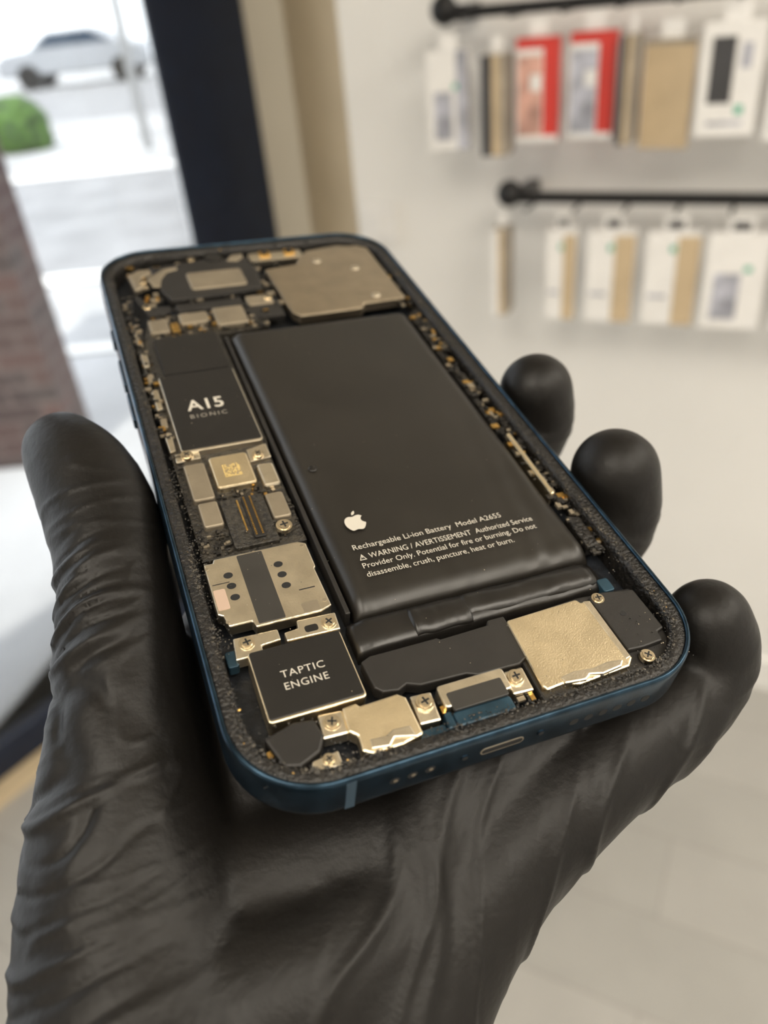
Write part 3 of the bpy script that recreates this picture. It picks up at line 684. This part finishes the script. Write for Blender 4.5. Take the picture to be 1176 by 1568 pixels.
# ------------------------------------------------------------------ outside
M_PAVE = mat("pavement_concrete", (0.36, 0.36, 0.37), 0.8, 0, 0.22, 0.9)
M_ROAD = mat("asphalt", (0.22, 0.22, 0.23), 0.85, 0, 0.15, 2)
M_LINE = mat("kerb_white", (0.78, 0.77, 0.75), 0.7, 0, 0.05, 2)
def quad(name, x0, x1, y0, y1, z, m):
    bm = bmesh.new(); bm.faces.new([bm.verts.new(v) for v in ((x0, y0, z), (x1, y0, z), (x1, y1, z), (x0, y1, z))]); return mesh_obj(name, bm, m)
quad("pavement", -40, 40, -20, 60, -0.06, M_PAVE)
quad("road", -40, 40, 6.0, 10.5, -0.055, M_ROAD)
quad("road.001", -40, 40, 17, 26, -0.055, M_ROAD)
quad("kerb", -40, 40, 5.75, 6.0, -0.05, M_LINE)
quad("kerb.001", -40, 40, 10.5, 10.8, -0.05, M_LINE)
quad("kerb.002", -40, 40, 4.3, 4.42, -0.05, M_LINE)
M_BRICK = bpy.data.materials.new("red_brick"); M_BRICK.use_nodes = True
nt = M_BRICK.node_tree; b = nt.nodes["Principled BSDF"]; b.inputs["Roughness"].default_value = 0.85
tc = nt.nodes.new("ShaderNodeTexCoord"); sx = nt.nodes.new("ShaderNodeSeparateXYZ"); ad = nt.nodes.new("ShaderNodeMath"); cb = nt.nodes.new("ShaderNodeCombineXYZ"); br = nt.nodes.new("ShaderNodeTexBrick")
br.inputs["Scale"].default_value = 1; br.inputs["Brick Width"].default_value = 0.22; br.inputs["Row Height"].default_value = 0.075; br.inputs["Mortar Size"].default_value = 0.006
br.inputs["Color1"].default_value = (0.065, 0.025, 0.021, 1); br.inputs["Color2"].default_value = (0.03, 0.016, 0.016, 1); br.inputs["Mortar"].default_value = (0.10, 0.07, 0.062, 1)
nt.links.new(tc.outputs["Object"], sx.inputs[0]); nt.links.new(sx.outputs[0], ad.inputs[0]); nt.links.new(sx.outputs[1], ad.inputs[1]); nt.links.new(ad.outputs[0], cb.inputs[0]); nt.links.new(sx.outputs[2], cb.inputs[1]); nt.links.new(cb.outputs[0], br.inputs["Vector"]); nt.links.new(br.outputs["Color"], b.inputs["Base Color"])
bm = bmesh.new(); abox(bm, -2.3, -1.27, 3.0, 3.25, -0.055, 3.3); abox(bm, -2.35, -1.22, 2.96, 3.29, 3.3, 3.4)
mesh_obj("brick_pillar", bm, M_BRICK)
M_LEAF = mat("hedge_leaves", (0.025, 0.07, 0.01), 0.7, 0, 0.5, 6, 1, 15, 0.05, col2=(0.08, 0.17, 0.02))
def blob(name, parts, m, amp=0.25, fr=1.5, floor=-0.055):
    bm = bmesh.new()
    for (c, r) in parts:
        bmesh.ops.create_icosphere(bm, subdivisions=4, radius=1, matrix=Matrix.Translation(c) @ Matrix.Diagonal((*r, 1)))
    for v in bm.verts:
        v.co += Vector((noise.noise(v.co*fr), noise.noise(v.co*fr+Vector((9, 0, 0))), noise.noise(v.co*fr+Vector((0, 9, 0)))))*amp
        v.co += Vector((noise.noise(v.co*fr*5), noise.noise(v.co*fr*5+Vector((9, 0, 0))), noise.noise(v.co*fr*5+Vector((0, 9, 0)))))*amp*0.4
        if v.co.z < floor: v.co.z = floor
    return mesh_obj(name, bm, m, None, True)
blob("hedge", [(Vector((-4.9-0.5*i, 13.4, 0.24)), (0.5, 0.5, 0.5)) for i in range(9)], M_LEAF, 0.10)
blob("hedge.001", [(Vector((-13.2-1.3*i, 29.5, 0.2)), (1.4, 1.0, 1.0)) for i in range(6)], M_LEAF, 0.3)
def car(name, cx, cy, colr):
    M = mat("car_paint_%d" % int(cx*10), colr, 0.25, 0.4, 0.03, 2); root = bpy.data.objects.new(name, None); COL.objects.link(root)
    prof = [(-2.2,.35),(-2.25,.7),(-2.0,.95),(-1.2,1.02),(-.6,1.42),(.7,1.45),(1.5,1.05),(2.1,.95),(2.25,.65),(2.2,.35)]
    bm = bmesh.new(); a = [bm.verts.new((cx+x, cy-.85, z-0.055)) for x, z in prof]; c = [bm.verts.new((cx+x, cy+.85, z-0.055)) for x, z in prof]
    bm.faces.new(a); bm.faces.new(c)
    for i in range(len(a)): bm.faces.new((a[i], a[(i+1) % len(a)], c[(i+1) % len(a)], c[i]))
    o = mesh_obj("body", bm, M, root); k = o.modifiers.new("b", "BEVEL"); k.width = 0.08; k.segments = 3
    bm = bmesh.new(); gp = [(-1.0, 1.04), (-.52, 1.36), (.62, 1.38), (1.25, 1.06)]
    for yy in (-.86, .86): bm.faces.new([bm.verts.new((cx+x, cy+yy, z-0.055)) for x, z in gp])
    mesh_obj("windows", bm, M_BACK, root)
    bm = bmesh.new()
    for xx in (-1.35, 1.4):
        for yy in (-.8, .8): bmesh.ops.create_cone(bm, cap_ends=True, segments=24, radius1=.33, radius2=.33, depth=.2, matrix=Matrix.Translation((cx+xx, cy+yy, .33-0.055)) @ Matrix.Rotation(math.pi/2, 4, 'X'))
    mesh_obj("wheels", bm, M_HOLE, root)
car("parked_car", -7.6, 27.5, (0.35, 0.36, 0.38))
bm = bmesh.new(); bmesh.ops.create_cone(bm, cap_ends=True, segments=12, radius1=.07, radius2=.05, depth=5, matrix=Matrix.Translation((-2.75, 12.2, 2.445)))
abox(bm, -2.8, -2.0, 12.15, 12.25, 4.85, 4.95)
mesh_obj("street_lamp", bm, mat("grey_steel", (0.3, 0.3, 0.3), 0.5, 0.5))

# ------------------------------------------------------------------ light
w = bpy.data.worlds.new("sky"); scene.world = w; w.use_nodes = True
nt = w.node_tree; bg = nt.nodes["Background"]
sk = nt.nodes.new("ShaderNodeTexSky"); sk.sky_type = 'HOSEK_WILKIE'; sk.turbidity = 5; sk.sun_direction = (-0.15, -0.45, 0.88)
mixc = nt.nodes.new("ShaderNodeMixRGB"); mixc.inputs[0].default_value = 0.75; mixc.inputs[2].default_value = (0.95, 0.97, 1.0, 1)
nt.links.new(sk.outputs[0], mixc.inputs[1]); nt.links.new(mixc.outputs[0], bg.inputs["Color"]); bg.inputs["Strength"].default_value = 3.2
sl = bpy.data.lights.new("sun", 'SUN'); sl.energy = 4.5; sl.angle = 0.02; sl.color = (1, 0.95, 0.86)
so = bpy.data.objects.new("sun", sl); COL.objects.link(so); so.rotation_euler = Vector((0.15, 0.45, -0.88)).to_track_quat('-Z', 'Y').to_euler(); so.location = (0, 0, 8)
def panel(x, y, size, power, col):
    l = bpy.data.lights.new("ceiling_light", 'AREA'); l.shape = 'SQUARE'; l.size = size; l.energy = power; l.color = col
    o = bpy.data.objects.new("ceiling_light", l); COL.objects.link(o); o.location = (x, y, HH-0.02)
panel(1.95, 0.05, 0.9, 30, (1, 0.93, 0.82))
panel(-0.6, -0.9, 1.1, 33, (1, 0.92, 0.80))
panel(1.0, -1.0, 1.1, 36, (1, 0.92, 0.80))

# ------------------------------------------------------------------ camera
cd = bpy.data.cameras.new("camera"); cd.sensor_fit = 'VERTICAL'; cd.sensor_height = 36; cd.lens = 36*1573/2048
cd.clip_start = 0.005; cd.clip_end = 200
cd.dof.use_dof = True; cd.dof.focus_distance = 0.119; cd.dof.aperture_fstop = 13.5
cam = bpy.data.objects.new("camera", cd); COL.objects.link(cam)
cam.matrix_world = Matrix(((0.9946, 0.1046, 0, 0), (-0.0576, 0.5476, -0.8348, 0), (-0.0873, 0.8302, 0.5506, CAM_H), (0, 0, 0, 1)))
scene.camera = cam
scene.view_settings.view_transform = 'Standard'
print("hand verts", nv)
